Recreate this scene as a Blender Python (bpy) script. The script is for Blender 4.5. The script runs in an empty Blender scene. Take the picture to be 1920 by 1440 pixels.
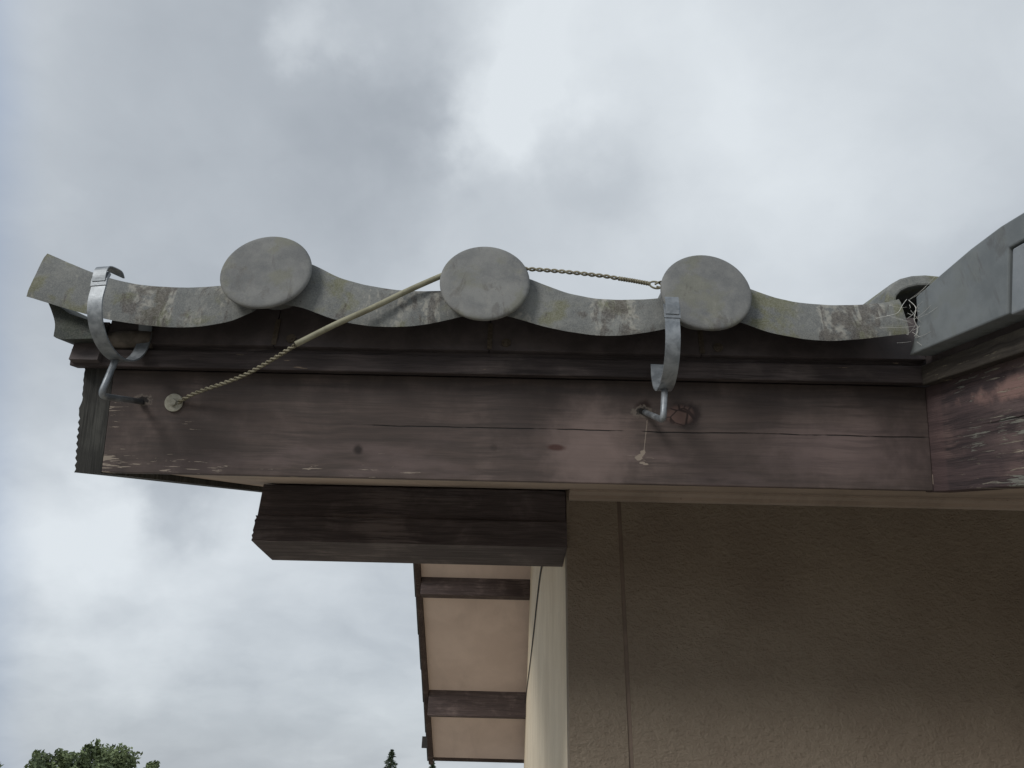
import bpy, bmesh, math, random
from mathutils import Vector, Matrix, noise as mnoise
R = math.radians
rnd = random.Random(7)
scene = bpy.context.scene
col = scene.collection

# ------------------------------------------------------------------ camera
EYE = 4.2
cam_data = bpy.data.cameras.new('camera')
cam_data.sensor_width = 36.0
cam_data.lens = 36.0 * 1387.0 / 1920.0
cam_data.clip_start = 0.02
cam_data.clip_end = 5000
cam = bpy.data.objects.new('camera', cam_data)
col.objects.link(cam)
cam.matrix_world = (Matrix.Translation((0, 0, EYE)) @ Matrix.Rotation(R(0.6), 4, 'Z')
                    @ Matrix.Rotation(R(90 + 28.5), 4, 'X') @ Matrix.Rotation(R(1.5), 4, 'Z'))
scene.camera = cam

# ------------------------------------------------------------------ view
scene.view_settings.view_transform = 'Standard'
scene.view_settings.look = 'None'
scene.view_settings.exposure = 0.0
scene.view_settings.gamma = 1.0


# ------------------------------------------------------------------ node helper
class NT:
    def __init__(s, tree):
        s.t = tree

    def new(s, typ, **kw):
        n = s.t.nodes.new(typ)
        for k, v in kw.items():
            setattr(n, k, v)
        return n

    def put(s, sock, v):
        if v is None:
            return
        if isinstance(v, bpy.types.NodeSocket):
            s.t.links.new(v, sock)
        else:
            if isinstance(v, (tuple, list)) and len(v) == 3 and sock.type == 'RGBA':
                v = (*v, 1)
            sock.default_value = v

    def m(s, op, a, b=None, c=None, clamp=False):
        n = s.new('ShaderNodeMath', operation=op, use_clamp=clamp)
        for i, v in enumerate((a, b, c)):
            s.put(n.inputs[i], v)
        return n.outputs[0]

    def add(s, a, b): return s.m('ADD', a, b)
    def sub(s, a, b): return s.m('SUBTRACT', a, b)
    def mul(s, a, b): return s.m('MULTIPLY', a, b)
    def mx(s, a, b): return s.m('MAXIMUM', a, b)
    def mn(s, a, b): return s.m('MINIMUM', a, b)

    def v(s, op, a, b=None):
        n = s.new('ShaderNodeVectorMath', operation=op)
        s.put(n.inputs[0], a)
        if b is not None:
            if op == 'SCALE':
                s.put(n.inputs[3], b)
            else:
                s.put(n.inputs[1], b)
        return n.outputs['Value'] if op in ('DOT_PRODUCT', 'LENGTH', 'DISTANCE') else n.outputs[0]

    def xyz(s, a):
        n = s.new('ShaderNodeSeparateXYZ')
        s.put(n.inputs[0], a)
        return n.outputs

    def comb(s, x, y, z):
        n = s.new('ShaderNodeCombineXYZ')
        for i, q in enumerate((x, y, z)):
            s.put(n.inputs[i], q)
        return n.outputs[0]

    def noise(s, vec, scale=1.0, detail=4.0, rough=0.55, dist=0.0, colr=False):
        n = s.new('ShaderNodeTexNoise')
        s.put(n.inputs['Vector'], vec)
        n.inputs['Scale'].default_value = scale
        n.inputs['Detail'].default_value = detail
        n.inputs['Roughness'].default_value = rough
        n.inputs['Distortion'].default_value = dist
        return n.outputs['Color'] if colr else n.outputs['Fac']

    def step(s, a, lo, hi, o0=0.0, o1=1.0):
        n = s.new('ShaderNodeMapRange', interpolation_type='SMOOTHSTEP')
        s.put(n.inputs[0], a)
        for i, q in enumerate((lo, hi, o0, o1)):
            s.put(n.inputs[1 + i], q)
        return n.outputs[0]

    def mix(s, f, a, b, mode='MIX'):
        n = s.new('ShaderNodeMix', data_type='RGBA', blend_type=mode)
        s.put(n.inputs['Factor'], f)
        s.put(n.inputs['A'], a)
        s.put(n.inputs['B'], b)
        return n.outputs['Result']

    def blob(s, u, w, cu, cw, ru, rw, soft=0.3, jit=None):
        """1 inside the ellipse centred (cu, cw), falling to 0 outside"""
        a = s.m('DIVIDE', s.sub(u, cu), ru)
        b = s.m('DIVIDE', s.sub(w, cw), rw)
        d = s.m('SQRT', s.add(s.mul(a, a), s.mul(b, b)))
        if jit is not None:
            d = s.add(d, jit)
        return s.step(d, 1 - soft, 1 + soft, 1.0, 0.0)

    def bump(s, h, strength, dist):
        n = s.new('ShaderNodeBump')
        n.inputs['Strength'].default_value = strength
        n.inputs['Distance'].default_value = dist
        s.put(n.inputs['Height'], h)
        return n.outputs[0]


# ------------------------------------------------------------------ world: overcast sky
SUN_EL, SUN_AZ = 28.0, 220.0     # azimuth clockwise from +Y
sd = Vector((math.sin(R(SUN_AZ)) * math.cos(R(SUN_EL)), math.cos(R(SUN_AZ)) * math.cos(R(SUN_EL)), math.sin(R(SUN_EL))))
world = bpy.data.worlds.new('World')
scene.world = world
world.use_nodes = True
wt = world.node_tree
wt.nodes.clear()
W = NT(wt)
out = W.new('ShaderNodeOutputWorld')
sky = W.new('ShaderNodeTexSky', sky_type='NISHITA')
sky.sun_disc = False
sky.sun_elevation = R(SUN_EL)
sky.sun_rotation = R(SUN_AZ)
bg_sky = W.new('ShaderNodeBackground')
W.put(bg_sky.inputs[0], sky.outputs[0])
bg_sky.inputs[1].default_value = 0.10
tc = W.new('ShaderNodeTexCoord')
d = tc.outputs['Generated']
dx, dy, dz = W.xyz(d)
# coordinates on a flat cloud layer overhead
den = W.add(W.mx(dz, 0.0), 0.35)
cl = W.comb(W.m('DIVIDE', dx, den), W.m('DIVIDE', dy, den), 0.0)
warp = W.v('SCALE', W.v('SUBTRACT', W.noise(cl, 2.2, 6, 0.55, 0, True), (0.5, 0.5, 0.5)), 0.35)
cw = W.v('ADD', cl, warp)
n_big = W.noise(cw, 1.7, 5, 0.5)
n_mid = W.noise(cw, 4.4, 7, 0.52)
dd = W.v('ADD', d, W.v('SCALE', W.v('SUBTRACT', W.noise(d, 5.0, 7, 0.55, 0, True), (0.5, 0.5, 0.5)), 0.26))


def spot(c, r, soft=0.75):
    dist = W.v('DISTANCE', dd, c)
    return W.step(dist, r * (1 - soft), r * (1 + soft), 1.0, 0.0)


light = W.add(W.mul(W.sub(n_big, 0.5), 0.6), W.mul(W.sub(n_mid, 0.5), 0.42))
base = W.add(0.60, light)
for c, r, a in (((-0.235, 0.57, 0.79), 0.040, 0.26), ((-0.045, 0.58, 0.81), 0.09, 0.16), ((0.0, 0.66, 0.76), 0.075, 0.34), ((-0.06, 0.70, 0.71), 0.05, 0.20),
                ((-0.542, 0.803, 0.247), 0.08, 0.26), ((-0.446, 0.874, 0.194), 0.10, 0.26), ((-0.30, 0.93, 0.20), 0.12, 0.20),
                ((-0.400, 0.60, 0.690), 0.17, -0.15), ((0.03, 0.50, 0.865), 0.13, 0.22), ((-0.157, 0.655, 0.74), 0.055, -0.15), ((-0.205, 0.71, 0.68), 0.09, -0.17),
                ((-0.26, 0.64, 0.72), 0.09, -0.12), ((-0.34, 0.52, 0.80), 0.14, -0.08), ((-0.30, 0.76, 0.58), 0.12, -0.14),
                ((-0.429, 0.861, 0.274), 0.050, -0.38), ((-0.376, 0.923, 0.085), 0.14, -0.20), ((-0.20, 0.955, 0.16), 0.06, -0.06),
                ((0.075, 0.70, 0.70), 0.07, -0.14), ((0.327, 0.615, 0.717), 0.24, 0.18), ((0.15, 0.60, 0.78), 0.14, 0.16), ((0.28, 0.76, 0.60), 0.16, 0.10)):
    base = W.add(base, W.mul(spot(c, r), a))
base = W.m('MINIMUM', W.mx(base, 0.0), 1.0)
ramp = W.new('ShaderNodeValToRGB')
W.put(ramp.inputs[0], base)
cr = ramp.color_ramp
cr.elements[0].position = 0.0
cr.elements[0].color = (0.310, 0.345, 0.390, 1)
cr.elements[1].position = 1.0
cr.elements[1].color = (0.77, 0.82, 0.86, 1)
e = cr.elements.new(0.5)
e.color = (0.495, 0.538, 0.585, 1)
# thin blue break in the cloud on the left
BLUE_N = (0.823, 0.494, 0.282)
bd = W.v('DOT_PRODUCT', W.v('ADD', d, W.v('SCALE', W.v('SUBTRACT', dd, d), 0.2)), BLUE_N)
blue = W.mul(W.step(bd, -0.07, 0.035, 1.0, 0.0), W.step(dy, 0.0, 0.3))
cloudcol = W.mix(W.mul(blue, 0.6), ramp.outputs[0], (0.16, 0.27, 0.50))
bg_cl = W.new('ShaderNodeBackground')
W.put(bg_cl.inputs[0], cloudcol)
bg_cl.inputs[1].default_value = 1.0
mixs = W.new('ShaderNodeMixShader')
mixs.inputs[0].default_value = 0.94
wt.links.new(bg_sky.outputs[0], mixs.inputs[1])
wt.links.new(bg_cl.outputs[0], mixs.inputs[2])
wt.links.new(mixs.outputs[0], out.inputs[0])

sun_d = bpy.data.lights.new('sun', 'SUN')
sun_d.energy = 1.7
sun_d.angle = R(18)
sun_d.color = (1.0, 0.965, 0.91)
sun = bpy.data.objects.new('sun', sun_d)
col.objects.link(sun)
sun.rotation_euler = sd.to_track_quat('Z', 'Y').to_euler()
sun.location = (-3, -6, 9)

# ------------------------------------------------------------------ frame of the roof
AL = R(18.1)
S = Vector((0, math.cos(AL), math.sin(AL)))        # up the front slope
N = Vector((0, -math.sin(AL), math.cos(AL)))       # normal of the front slope
PB = Vector((0, 0.8570, 4.5290))                   # lower edge of the fascia, front face
TAN = math.tan(AL)
RIDGE_Y = 3.77


def fr(x, n, s=0.0):
    """world point: along the eave x, n above the fascia's lower edge, s up the slope"""
    return Vector((x, 0, 0)) + PB + N * n + S * s


# ------------------------------------------------------------------ materials
def material(name):
    m = bpy.data.materials.new(name)
    m.use_nodes = True
    nt = m.node_tree
    b = nt.nodes['Principled BSDF']
    T = NT(nt)
    geo = T.new('ShaderNodeNewGeometry')
    return m, T, b, geo.outputs['Position']


def fin(T, b, colr, rough=0.8, metal=0.0, normal=None, spec=0.35):
    T.put(b.inputs['Base Color'], colr)
    T.put(b.inputs['Roughness'], rough)
    T.put(b.inputs['Metallic'], metal)
    b.inputs['Specular IOR Level'].default_value = spec
    if normal is not None:
        T.put(b.inputs['Normal'], normal)


def wood_base(T, P, axis, dark, mid, pale, gs=1.0):
    """weathered board, grain along the given axis ('x', 'y' or 's')"""
    x, y, z = T.xyz(P)
    h = T.v('DOT_PRODUCT', P, tuple(N))
    s_ = T.v('DOT_PRODUCT', P, tuple(S))
    along, across, third = {'x': (x, h, s_), 's': (s_, h, x), 'z': (h, x, s_)}[axis]
    wob = T.mul(T.sub(T.noise(P, 9.0, 2), 0.5), 0.02)
    v1 = T.comb(T.mul(along, 5 * gs), T.mul(T.add(across, wob), 130 * gs), T.mul(third, 130 * gs))
    g1 = T.noise(v1, 1.0, 6, 0.62, 0.3)
    v2 = T.comb(T.mul(along, 24), T.mul(across, 620), T.mul(third, 620))
    g2 = T.noise(v2, 1.0, 4, 0.6)
    blotch = T.noise(P, 11.0, 5, 0.6, 0.3)
    g = T.add(T.mul(g1, 0.65), T.mul(g2, 0.35))
    c = T.mix(T.step(g, 0.36, 0.64), dark, mid)
    c = T.mix(T.mul(T.step(blotch, 0.47, 0.66), T.step(g, 0.38, 0.60)), c, pale)
    hgt = T.add(T.mul(g1, 0.6), T.mul(g2, 0.4))
    return c, hgt, g, blotch, (x, h, s_)


H0 = PB.dot(N)


def make_fascia_mat():
    m, T, b, P = material('faded brown painted wood')
    c, hgt, g, blotch, (x, h, s_) = wood_base(T, P, 'x', (0.068, 0.054, 0.050), (0.104, 0.080, 0.073), (0.140, 0.108, 0.099))
    h = T.sub(h, H0)
    jit = T.mul(T.sub(T.noise(P, 55.0, 4), 0.5), 1.3)
    jit2 = T.mul(T.sub(T.noise(P, 240.0, 4), 0.5), 1.8)
    # pink faded areas
    big = T.noise(T.comb(T.mul(x, 6), T.mul(h, 22), 0.0), 1.0, 4, 0.6)
    faded = T.mul(T.step(big, 0.46, 0.70), T.step(h, 0.085, 0.03))
    c = T.mix(T.mul(faded, 0.6), c, (0.18, 0.137, 0.134))
    pk = T.blob(x, h, 0.09, 0.04, 0.045, 0.06, 0.6, jit)
    c = T.mix(T.mul(pk, 0.5), c, (0.27, 0.205, 0.19))
    pk = T.blob(x, h, 0.42, 0.045, 0.11, 0.035, 0.6, jit)
    c = T.mix(T.mul(pk, 0.35), c, (0.22, 0.165, 0.165))
    # darker blotches near the top and towards both ends
    st = T.noise(T.comb(T.mul(x, 14), T.mul(h, 9), 2.0), 1.0, 5, 0.6)
    blackish = T.mul(T.step(h, 0.075, 0.118), T.step(st, 0.30, 0.56))
    blackish = T.mx(blackish, T.mul(T.blob(x, h, -0.01, 0.085, 0.035, 0.045, 0.5, jit), 0.8))
    blackish = T.mx(blackish, T.mul(T.step(x, 0.42, 0.47), T.step(st, 0.36, 0.6)))
    blackish = T.mx(blackish, T.mul(T.step(x, -0.20, -0.46), T.step(st, 0.4, 0.6)))
    c = T.mix(T.mul(blackish, 0.62), c, (0.040, 0.032, 0.031))
    # long split
    wv = T.mul(T.sub(T.noise(T.comb(T.mul(x, 8), 0.0, 0.0), 1.0, 3), 0.5), 0.006)
    dcr = T.m('ABSOLUTE', T.sub(T.add(h, wv), 0.0655))
    brk = T.noise(T.comb(T.mul(x, 18), 4.0, 0.0), 1.0, 3)
    crack = T.mul(T.step(dcr, 0.0003, 0.0010, 1, 0), T.mul(T.step(x, -0.24, -0.16), T.step(brk, 0.36, 0.5)))
    # knots
    for cx, ch, rx, rh, a in ((-0.198, 0.035, 0.006, 0.006, .8), (-0.029, 0.0405, 0.004, 0.004, .3)):
        c = T.mix(T.mul(T.blob(x, h, cx, ch, rx, rh, 0.5, jit), a), c, (0.014, 0.011, 0.011))
    c = T.mix(T.mul(T.blob(x, h, 0.047, 0.043, 0.011, 0.0035, 0.5, jit), .85), c, (0.06, 0.026, 0.022))
    kn = T.blob(x, h, 0.207, 0.0885, 0.021, 0.0155, 0.35, jit)
    c = T.mix(T.mul(kn, .85), c, (0.014, 0.009, 0.010))
    kn = T.blob(x, h, 0.202, 0.0875, 0.0165, 0.0125, 0.25, T.mul(jit, .5))
    vor = T.new('ShaderNodeTexVoronoi', feature='DISTANCE_TO_EDGE')
    T.put(vor.inputs['Vector'], T.comb(x, T.mul(h, 1.2), T.mul(jit, 0.002)))
    vor.inputs['Scale'].default_value = 62
    c = T.mix(kn, c, T.mix(T.step(vor.outputs[0], 0.02, 0.08), (0.040, 0.026, 0.024), (0.140, 0.090, 0.078)))
    kn = T.blob(x, h, 0.157, 0.097, 0.009, 0.008, 0.4, jit)
    c = T.mix(T.mul(kn, .85), c, (0.022, 0.012, 0.010))
    # torn wood around the two rod holes
    for cx, ch, rx in ((0.1545, 0.0900, 0.0125), (-0.4730, 0.0915, 0.0110)):
        ring = T.blob(x, h, cx, ch, rx, rx * 0.6, 0.2, jit2)
        c = T.mix(T.mul(ring, 0.85), c, (0.17, 0.145, 0.125))
        c = T.mix(T.blob(x, h, cx + 0.001, ch, 0.007, 0.005, 0.3, jit2), c, (0.012, 0.010, 0.010))
    # paint flaked to bare wood
    fl = T.noise(T.comb(T.mul(x, 34), T.mul(h, 420), 0.0), 1.0, 4, 0.6, 0.4)
    fl2 = T.noise(T.comb(T.mul(x, 9), T.mul(h, 40), 7.0), 1.0, 3)
    low = T.mul(T.step(h, 0.030, 0.010), T.mul(T.step(x, 0.16, 0.0), 1.0))
    end = T.mul(T.step(x, -0.475, -0.512), T.step(h, 0.10, 0.07))
    zone = T.add(T.mul(low, 0.055), T.mul(end, 0.135))
    zone = T.add(zone, T.mul(T.blob(x, h, -0.43, 0.015, 0.10, 0.02, 0.6), 0.045))
    zone = T.add(zone, T.mul(T.blob(x, h, -0.41, 0.062, 0.02, 0.015, 0.6), 0.10))
    zone = T.add(zone, T.mul(T.blob(x, h, -0.19, 0.007, 0.09, 0.006, 0.5), 0.07))
    zone = T.add(zone, T.mul(T.blob(x, h, -0.17, 0.031, 0.02, 0.004, 0.5), 0.07))
    zone = T.add(zone, T.mul(T.sub(fl2, 0.5), 0.35))
    flake = T.step(T.add(fl, zone), 0.735, 0.755)
    flake = T.mul(flake, T.step(T.add(zone, 0.0), 0.05, 0.09))
    # peeled trail under the right bracket
    for (x0, h0, rx, rh) in ((0.155, 0.0395, 0.0028, 0.0035), (0.1505, 0.033, 0.0050, 0.0040), (0.154, 0.0265, 0.0036, 0.0014), (0.1585, 0.025, 0.0030, 0.0010)):
        flake = T.mx(flake, T.blob(x, h, x0, h0, rx, rh, 0.15, jit2))
    trail = T.m('ABSOLUTE', T.sub(x, T.add(0.1595, T.mul(T.sub(h, 0.066), 0.12))))
    trail = T.mul(T.step(T.add(trail, T.mul(jit2, 0.0007)), 0.0003, 0.0008, 1, 0), T.mul(T.step(h, 0.040, 0.043), T.step(h, 0.082, 0.078)))
    flake = T.mx(flake, T.mul(trail, 0.7))
    c = T.mix(flake, c, (0.29, 0.245, 0.205))
    c = T.mix(crack, c, (0.008, 0.007, 0.007))
    hh = T.sub(T.mul(hgt, 0.6), T.add(T.mul(crack, 1.2), T.mul(flake, 0.5)))
    fin(T, b, c, T.step(g, 0.3, 0.7, 0.62, 0.8), 0, T.bump(hh, 0.4, 0.0014), 0.3)
    return m


def make_wood(name, axis, dark, mid, pale, worn=None, wornamt=0.0, gs=1.0, bump=0.6):
    m, T, b, P = material(name)
    c, hgt, g, blotch, (x, h, s_) = wood_base(T, P, axis, dark, mid, pale, gs)
    if worn:
        al = {'x': x, 's': s_, 'z': h}[axis]
        f = T.noise(T.comb(T.mul(al, 22), T.mul(h, 260), T.mul(x if axis != 'x' else s_, 50)), 1.0, 5, 0.62, 0.5)
        f2 = T.noise(P, 7.0, 3)
        k = T.step(T.add(f, T.mul(T.sub(f2, 0.5), 0.5)), 0.66 - wornamt, 0.70 - wornamt)
        c = T.mix(k, c, worn)
    fin(T, b, c, 0.78, 0, T.bump(hgt, bump, 0.0016), 0.3)
    return m


def make_side_board():
    m, T, b, P = material('peeling pinkish brown painted board')
    c, hgt, g, blotch, (x, h, s_) = wood_base(T, P, 's', (0.040, 0.032, 0.035), (0.095, 0.068, 0.070), (0.15, 0.105, 0.10))
    h = T.sub(h, H0)
    s0 = T.sub(s_, PB.dot(S))        # 0 at the inner corner, negative towards the viewer
    jit = T.mul(T.sub(T.noise(P, 45.0, 4), 0.5), 1.6)
    # pinker coat, more of it towards the viewer
    pn = T.noise(T.comb(T.mul(s_, 12), T.mul(h, 34), 3.0), 1.0, 5, 0.6, 0.4)
    near = T.step(s0, -0.07, -0.17)
    c = T.mix(T.mul(T.mul(T.step(pn, 0.44, 0.58), near), 0.6), c, (0.165, 0.122, 0.118))
    c = T.mix(T.mul(T.step(s0, -0.035, -0.028), 0.35), c, (0.13, 0.085, 0.085))
    c = T.mix(T.mul(T.blob(s0, h, -0.24, 0.100, 0.13, 0.013, 0.3, jit), 0.9), c, (0.26, 0.165, 0.148))
    # bare grey wood streaks
    f = T.noise(T.comb(T.mul(s_, 26), T.mul(h, 330), 0.0), 1.0, 6, 0.65, 0.6)
    f2 = T.noise(T.comb(T.mul(s_, 9), T.mul(h, 28), 9.0), 1.0, 3)
    zone = T.add(T.mul(T.step(s0, -0.05, -0.16), 0.115), T.mul(T.sub(f2, 0.5), 0.42))
    zone = T.add(zone, T.mul(T.step(h, 0.06, 0.03), 0.03))
    k = T.step(T.add(f, zone), 0.66, 0.70)
    k = T.mul(k, T.step(s0, -0.045, -0.07))
    c = T.mix(k, c, T.mix(T.step(f2, 0.4, 0.6), (0.30, 0.26, 0.21), (0.20, 0.20, 0.18)))
    dcr = T.m('ABSOLUTE', T.sub(T.add(h, T.mul(T.sub(T.noise(T.comb(T.mul(s_, 12), 0.0, 0.0), 1.0, 3), 0.5), 0.008)), 0.068))
    crack = T.mul(T.step(dcr, 0.0004, 0.0012, 1, 0), near)
    c = T.mix(crack, c, (0.01, 0.008, 0.008))
    fin(T, b, c, 0.75, 0, T.bump(T.sub(hgt, T.add(crack, T.mul(k, 0.6))), 0.7, 0.002), 0.3)
    return m


def make_tile(name, base, alt, moss=0.6, stain=0.6, white=0.6, pit=0.5, seed=0.0, zones=False):
    m, T, b, P = material(name)
    Q = T.v('ADD', P, (seed, seed * 0.7, -seed))
    n1 = T.noise(Q, 14.0, 5, 0.6, 0.4)
    n2 = T.noise(Q, 42.0, 5, 0.62)
    n3 = T.noise(Q, 700.0, 3, 0.6)
    n4 = T.noise(T.v('MULTIPLY', Q, (1.0, 1.0, 0.35)), 34.0, 5, 0.65, 0.6)
    c = T.mix(T.step(T.add(T.mul(n1, .6), T.mul(n2, .4)), 0.38, 0.62), alt, base)
    px_, py_, pz_ = T.xyz(P)
    zone = None
    if zones:
        for cx in (-0.448, -0.385, 0.118, 0.385, 0.415, -0.128):
            zb = T.blob(px_, 0.0, cx, 0.0, 0.034, 1.0, 0.7)
            zone = zb if zone is None else T.mx(zone, zb)
    zf = T.add(T.mul(zone, 0.13), -0.03) if zones else 0.0
    mo = T.mul(T.step(T.noise(Q, 21.0, 4, 0.6, 0.3), 0.49, 0.62), T.step(n2, 0.38, 0.56))
    c = T.mix(T.mul(mo, moss), c, (0.120, 0.120, 0.045))
    wh = T.mul(T.step(T.add(n4, zf), 0.535, 0.62), T.step(T.noise(Q, 150, 4, .6), 0.40, 0.58))
    c = T.mix(T.mul(wh, white), c, (0.34, 0.33, 0.295))
    sn = T.noise(T.v('ADD', T.v('MULTIPLY', Q, (1.0, 1.0, 0.35)), (3.3, 1.1, 0.4)), 38.0, 5, 0.65, 0.7)
    c = T.mix(T.mul(T.mul(T.step(T.add(sn, zf), 0.55, 0.64), T.step(n2, 0.38, 0.54)), stain), c, (0.064, 0.054, 0.050))
    sp = T.step(T.noise(T.v('ADD', Q, (8, 3, 1)), 260.0, 2, 0.5), 0.70, 0.75)
    c = T.mix(T.mul(sp, 0.6 * min(1, pit * 2)), c, (0.05, 0.05, 0.045))
    c = T.mix(T.mul(T.step(n3, 0.4, 0.62), 0.22 * min(1, pit * 2)), c, (0.36, 0.36, 0.33))
    hgt = T.add(T.mul(n3, 0.5), T.mul(T.noise(Q, 150, 4, .6), 0.8))
    fin(T, b, c, 0.82, 0, T.bump(hgt, pit, 0.0012), 0.3)
    return m


def make_stucco(name, colr, colr2, scale, strength, dist):
    m, T, b, P = material(name)
    px_, py_, pz_ = T.xyz(P)
    vm = T.comb(T.add(px_, T.mul(pz_, 0.55)), py_, T.mul(T.sub(pz_, T.mul(px_, 0.2)), 1.35))
    a = T.noise(vm, scale, 6, 0.68, 0.0)
    f = T.noise(vm, scale * 3.1, 3, 0.6)
    h = T.add(a, T.mul(f, 0.25))
    c = T.mix(T.step(T.noise(P, 5.0, 6, 0.65), 0.3, 0.7), tuple(q * .93 for q in colr), colr2)
    drip = T.noise(T.v('MULTIPLY', P, (9.0, 9.0, 0.9)), 1.0, 5, 0.6)
    c = T.mix(T.mul(T.step(drip, 0.5, 0.68), 0.08), c, tuple(q * .72 for q in colr))
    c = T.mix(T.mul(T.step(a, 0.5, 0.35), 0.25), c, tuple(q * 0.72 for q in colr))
    fin(T, b, c, 0.93, 0, T.bump(h, strength, dist), 0.15)
    return m


def make_plain(name, c1, c2, scale=10, rough=0.8, metal=0.0, bump=0.1, bs=200, spec=0.35, stain=0.0):
    m, T, b, P = material(name)
    n = T.noise(P, scale, 6, 0.62, 0.3)
    c = T.mix(T.step(n, 0.35, 0.65), c1, c2)
    if stain:
        k = T.noise(T.v('MULTIPLY', P, (7.0, 2.5, 2.5)), 1.0, 6, 0.65, 0.4)
        c = T.mix(T.mul(T.step(k, 0.5, 0.66), stain), c, tuple(q * .62 for q in c1))
        k = T.noise(P, 90.0, 3, 0.6)
        c = T.mix(T.mul(T.step(k, 0.66, 0.72), stain), c, tuple(q * .5 for q in c1))
    fin(T, b, c, T.step(n, 0.3, 0.7, max(rough - .1, 0), min(rough + .1, 1)), metal, T.bump(T.noise(P, bs, 4), bump, 0.001), spec)
    return m


M = {}
M['fascia'] = make_fascia_mat()
M['side'] = make_side_board()
M['trim'] = make_wood('dark brown batten wood', 'x', (0.030, 0.024, 0.024), (0.065, 0.052, 0.052), (0.10, 0.082, 0.078), (0.20, 0.155, 0.115), -0.035)
M['trim_side'] = make_wood('dark mossy batten wood', 's', (0.024, 0.020, 0.017), (0.058, 0.050, 0.042), (0.11, 0.095, 0.075), (0.16, 0.14, 0.10), -0.02)
M['endgrain'] = make_wood('weathered dark end grain', 'z', (0.020, 0.020, 0.019), (0.048, 0.048, 0.045), (0.075, 0.076, 0.070), None, 0, 1.3, 1.0)
M['beam'] = make_wood('dark stained beam', 'x', (0.052, 0.042, 0.043), (0.100, 0.082, 0.083), (0.155, 0.13, 0.128), (0.16, 0.12, 0.10), -0.09)
M['rafter'] = make_wood('brown stained purlin', 'x', (0.045, 0.034, 0.034), (0.090, 0.068, 0.066), (0.14, 0.11, 0.105), (0.28, 0.23, 0.18), -0.06)
M['barge_back'] = make_wood('brown stained bargeboard', 's', (0.035, 0.024, 0.022), (0.075, 0.052, 0.046), (0.12, 0.09, 0.08), (0.25, 0.20, 0.16), -0.05)
M['soffit'] = make_plain('beige soffit board', (0.40, 0.325, 0.27), (0.48, 0.395, 0.335), 6, 0.85, 0, 0.15, 90, 0.35, 0.4)
M['soffit_back'] = make_plain('pinkish beige soffit board', (0.58, 0.475, 0.43), (0.65, 0.54, 0.49), 4, 0.85, 0, 0.15, 90, 0.35, 0.15)
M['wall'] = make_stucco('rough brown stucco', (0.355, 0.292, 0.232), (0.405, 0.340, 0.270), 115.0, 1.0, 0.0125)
M['gable_wall'] = make_stucco('fine cream stucco', (0.68, 0.585, 0.44), (0.75, 0.66, 0.51), 180.0, 0.35, 0.002)
M['seal'] = make_plain('brown joint sealant', (0.17, 0.132, 0.106), (0.22, 0.17, 0.138), 20, 0.8)
M['tile'] = make_tile('weathered grey roof tile', (0.200, 0.207, 0.200), (0.128, 0.136, 0.138), 0.6, 0.75, 0.7, 0.6, 0.0, True)
M['cap'] = make_tile('smooth grey tile cap', (0.205, 0.209, 0.205), (0.132, 0.138, 0.142), 0.28, 0.40, 0.15, 0.22, 3.1)
M['verge'] = make_tile('smooth blue grey verge tile', (0.205, 0.226, 0.236), (0.155, 0.173, 0.182), 0.10, 0.30, 0.05, 0.05, 5.7)
M['verge_pale'] = make_tile('pale grey verge tile', (0.26, 0.285, 0.31), (0.21, 0.235, 0.255), 0.0, 0.08, 0.1, 0.15, 8.1)
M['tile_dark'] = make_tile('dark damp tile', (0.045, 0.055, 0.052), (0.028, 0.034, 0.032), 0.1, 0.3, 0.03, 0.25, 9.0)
M['closure'] = make_plain('dark stained closure strip', (0.065, 0.054, 0.055), (0.100, 0.084, 0.084), 25, 0.75, 0, 0.3)
M['screw'] = make_plain('dull rusted screw', (0.075, 0.060, 0.045), (0.13, 0.105, 0.08), 300, 0.6, 0.3)
M['mortar'] = make_plain('brown mortar', (0.085, 0.072, 0.060), (0.15, 0.128, 0.108), 60, 0.9, 0, 0.6, 180)
M['zinc'] = make_plain('galvanised steel', (0.19, 0.21, 0.23), (0.33, 0.355, 0.38), 75, 0.5, 0.5, 0.2, 300, 0.5, 0.4)
M['wire'] = make_plain('weathered steel wire', (0.16, 0.145, 0.10), (0.29, 0.27, 0.20), 160, 0.6, 0.35)
M['sleeve'] = make_plain('yellowed plastic tube', (0.215, 0.205, 0.14), (0.31, 0.30, 0.215), 50, 0.55, 0, 0.1)
M['washer'] = make_plain('pale corroded washer', (0.28, 0.27, 0.22), (0.40, 0.39, 0.33), 200, 0.7, 0.1, 0.3)
M['web'] = make_plain('cobweb silk', (0.55, 0.55, 0.52), (0.68, 0.68, 0.65), 90, 0.8)
M['web_dust'] = make_plain('dusty cobweb', (0.32, 0.28, 0.22), (0.45, 0.41, 0.34), 90, 0.9)
M['cable'] = make_plain('black cable', (0.015, 0.015, 0.014), (0.03, 0.028, 0.026), 60, 0.6)
M['yellow'] = make_plain('ochre painted flashing', (0.42, 0.25, 0.045), (0.55, 0.34, 0.07), 30, 0.6)


def leaf_mat(name, a, b_):
    m, T, b, P = material(name)
    n = T.noise(P, 2.1, 3, .6)
    n2 = T.noise(P, 14.0, 2, .5)
    c = T.mix(T.step(T.add(T.mul(n, .6), T.mul(n2, .4)), 0.38, 0.62), a, b_)
    fin(T, b, c, 0.6, 0, None, 0.3)
    return m


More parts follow.
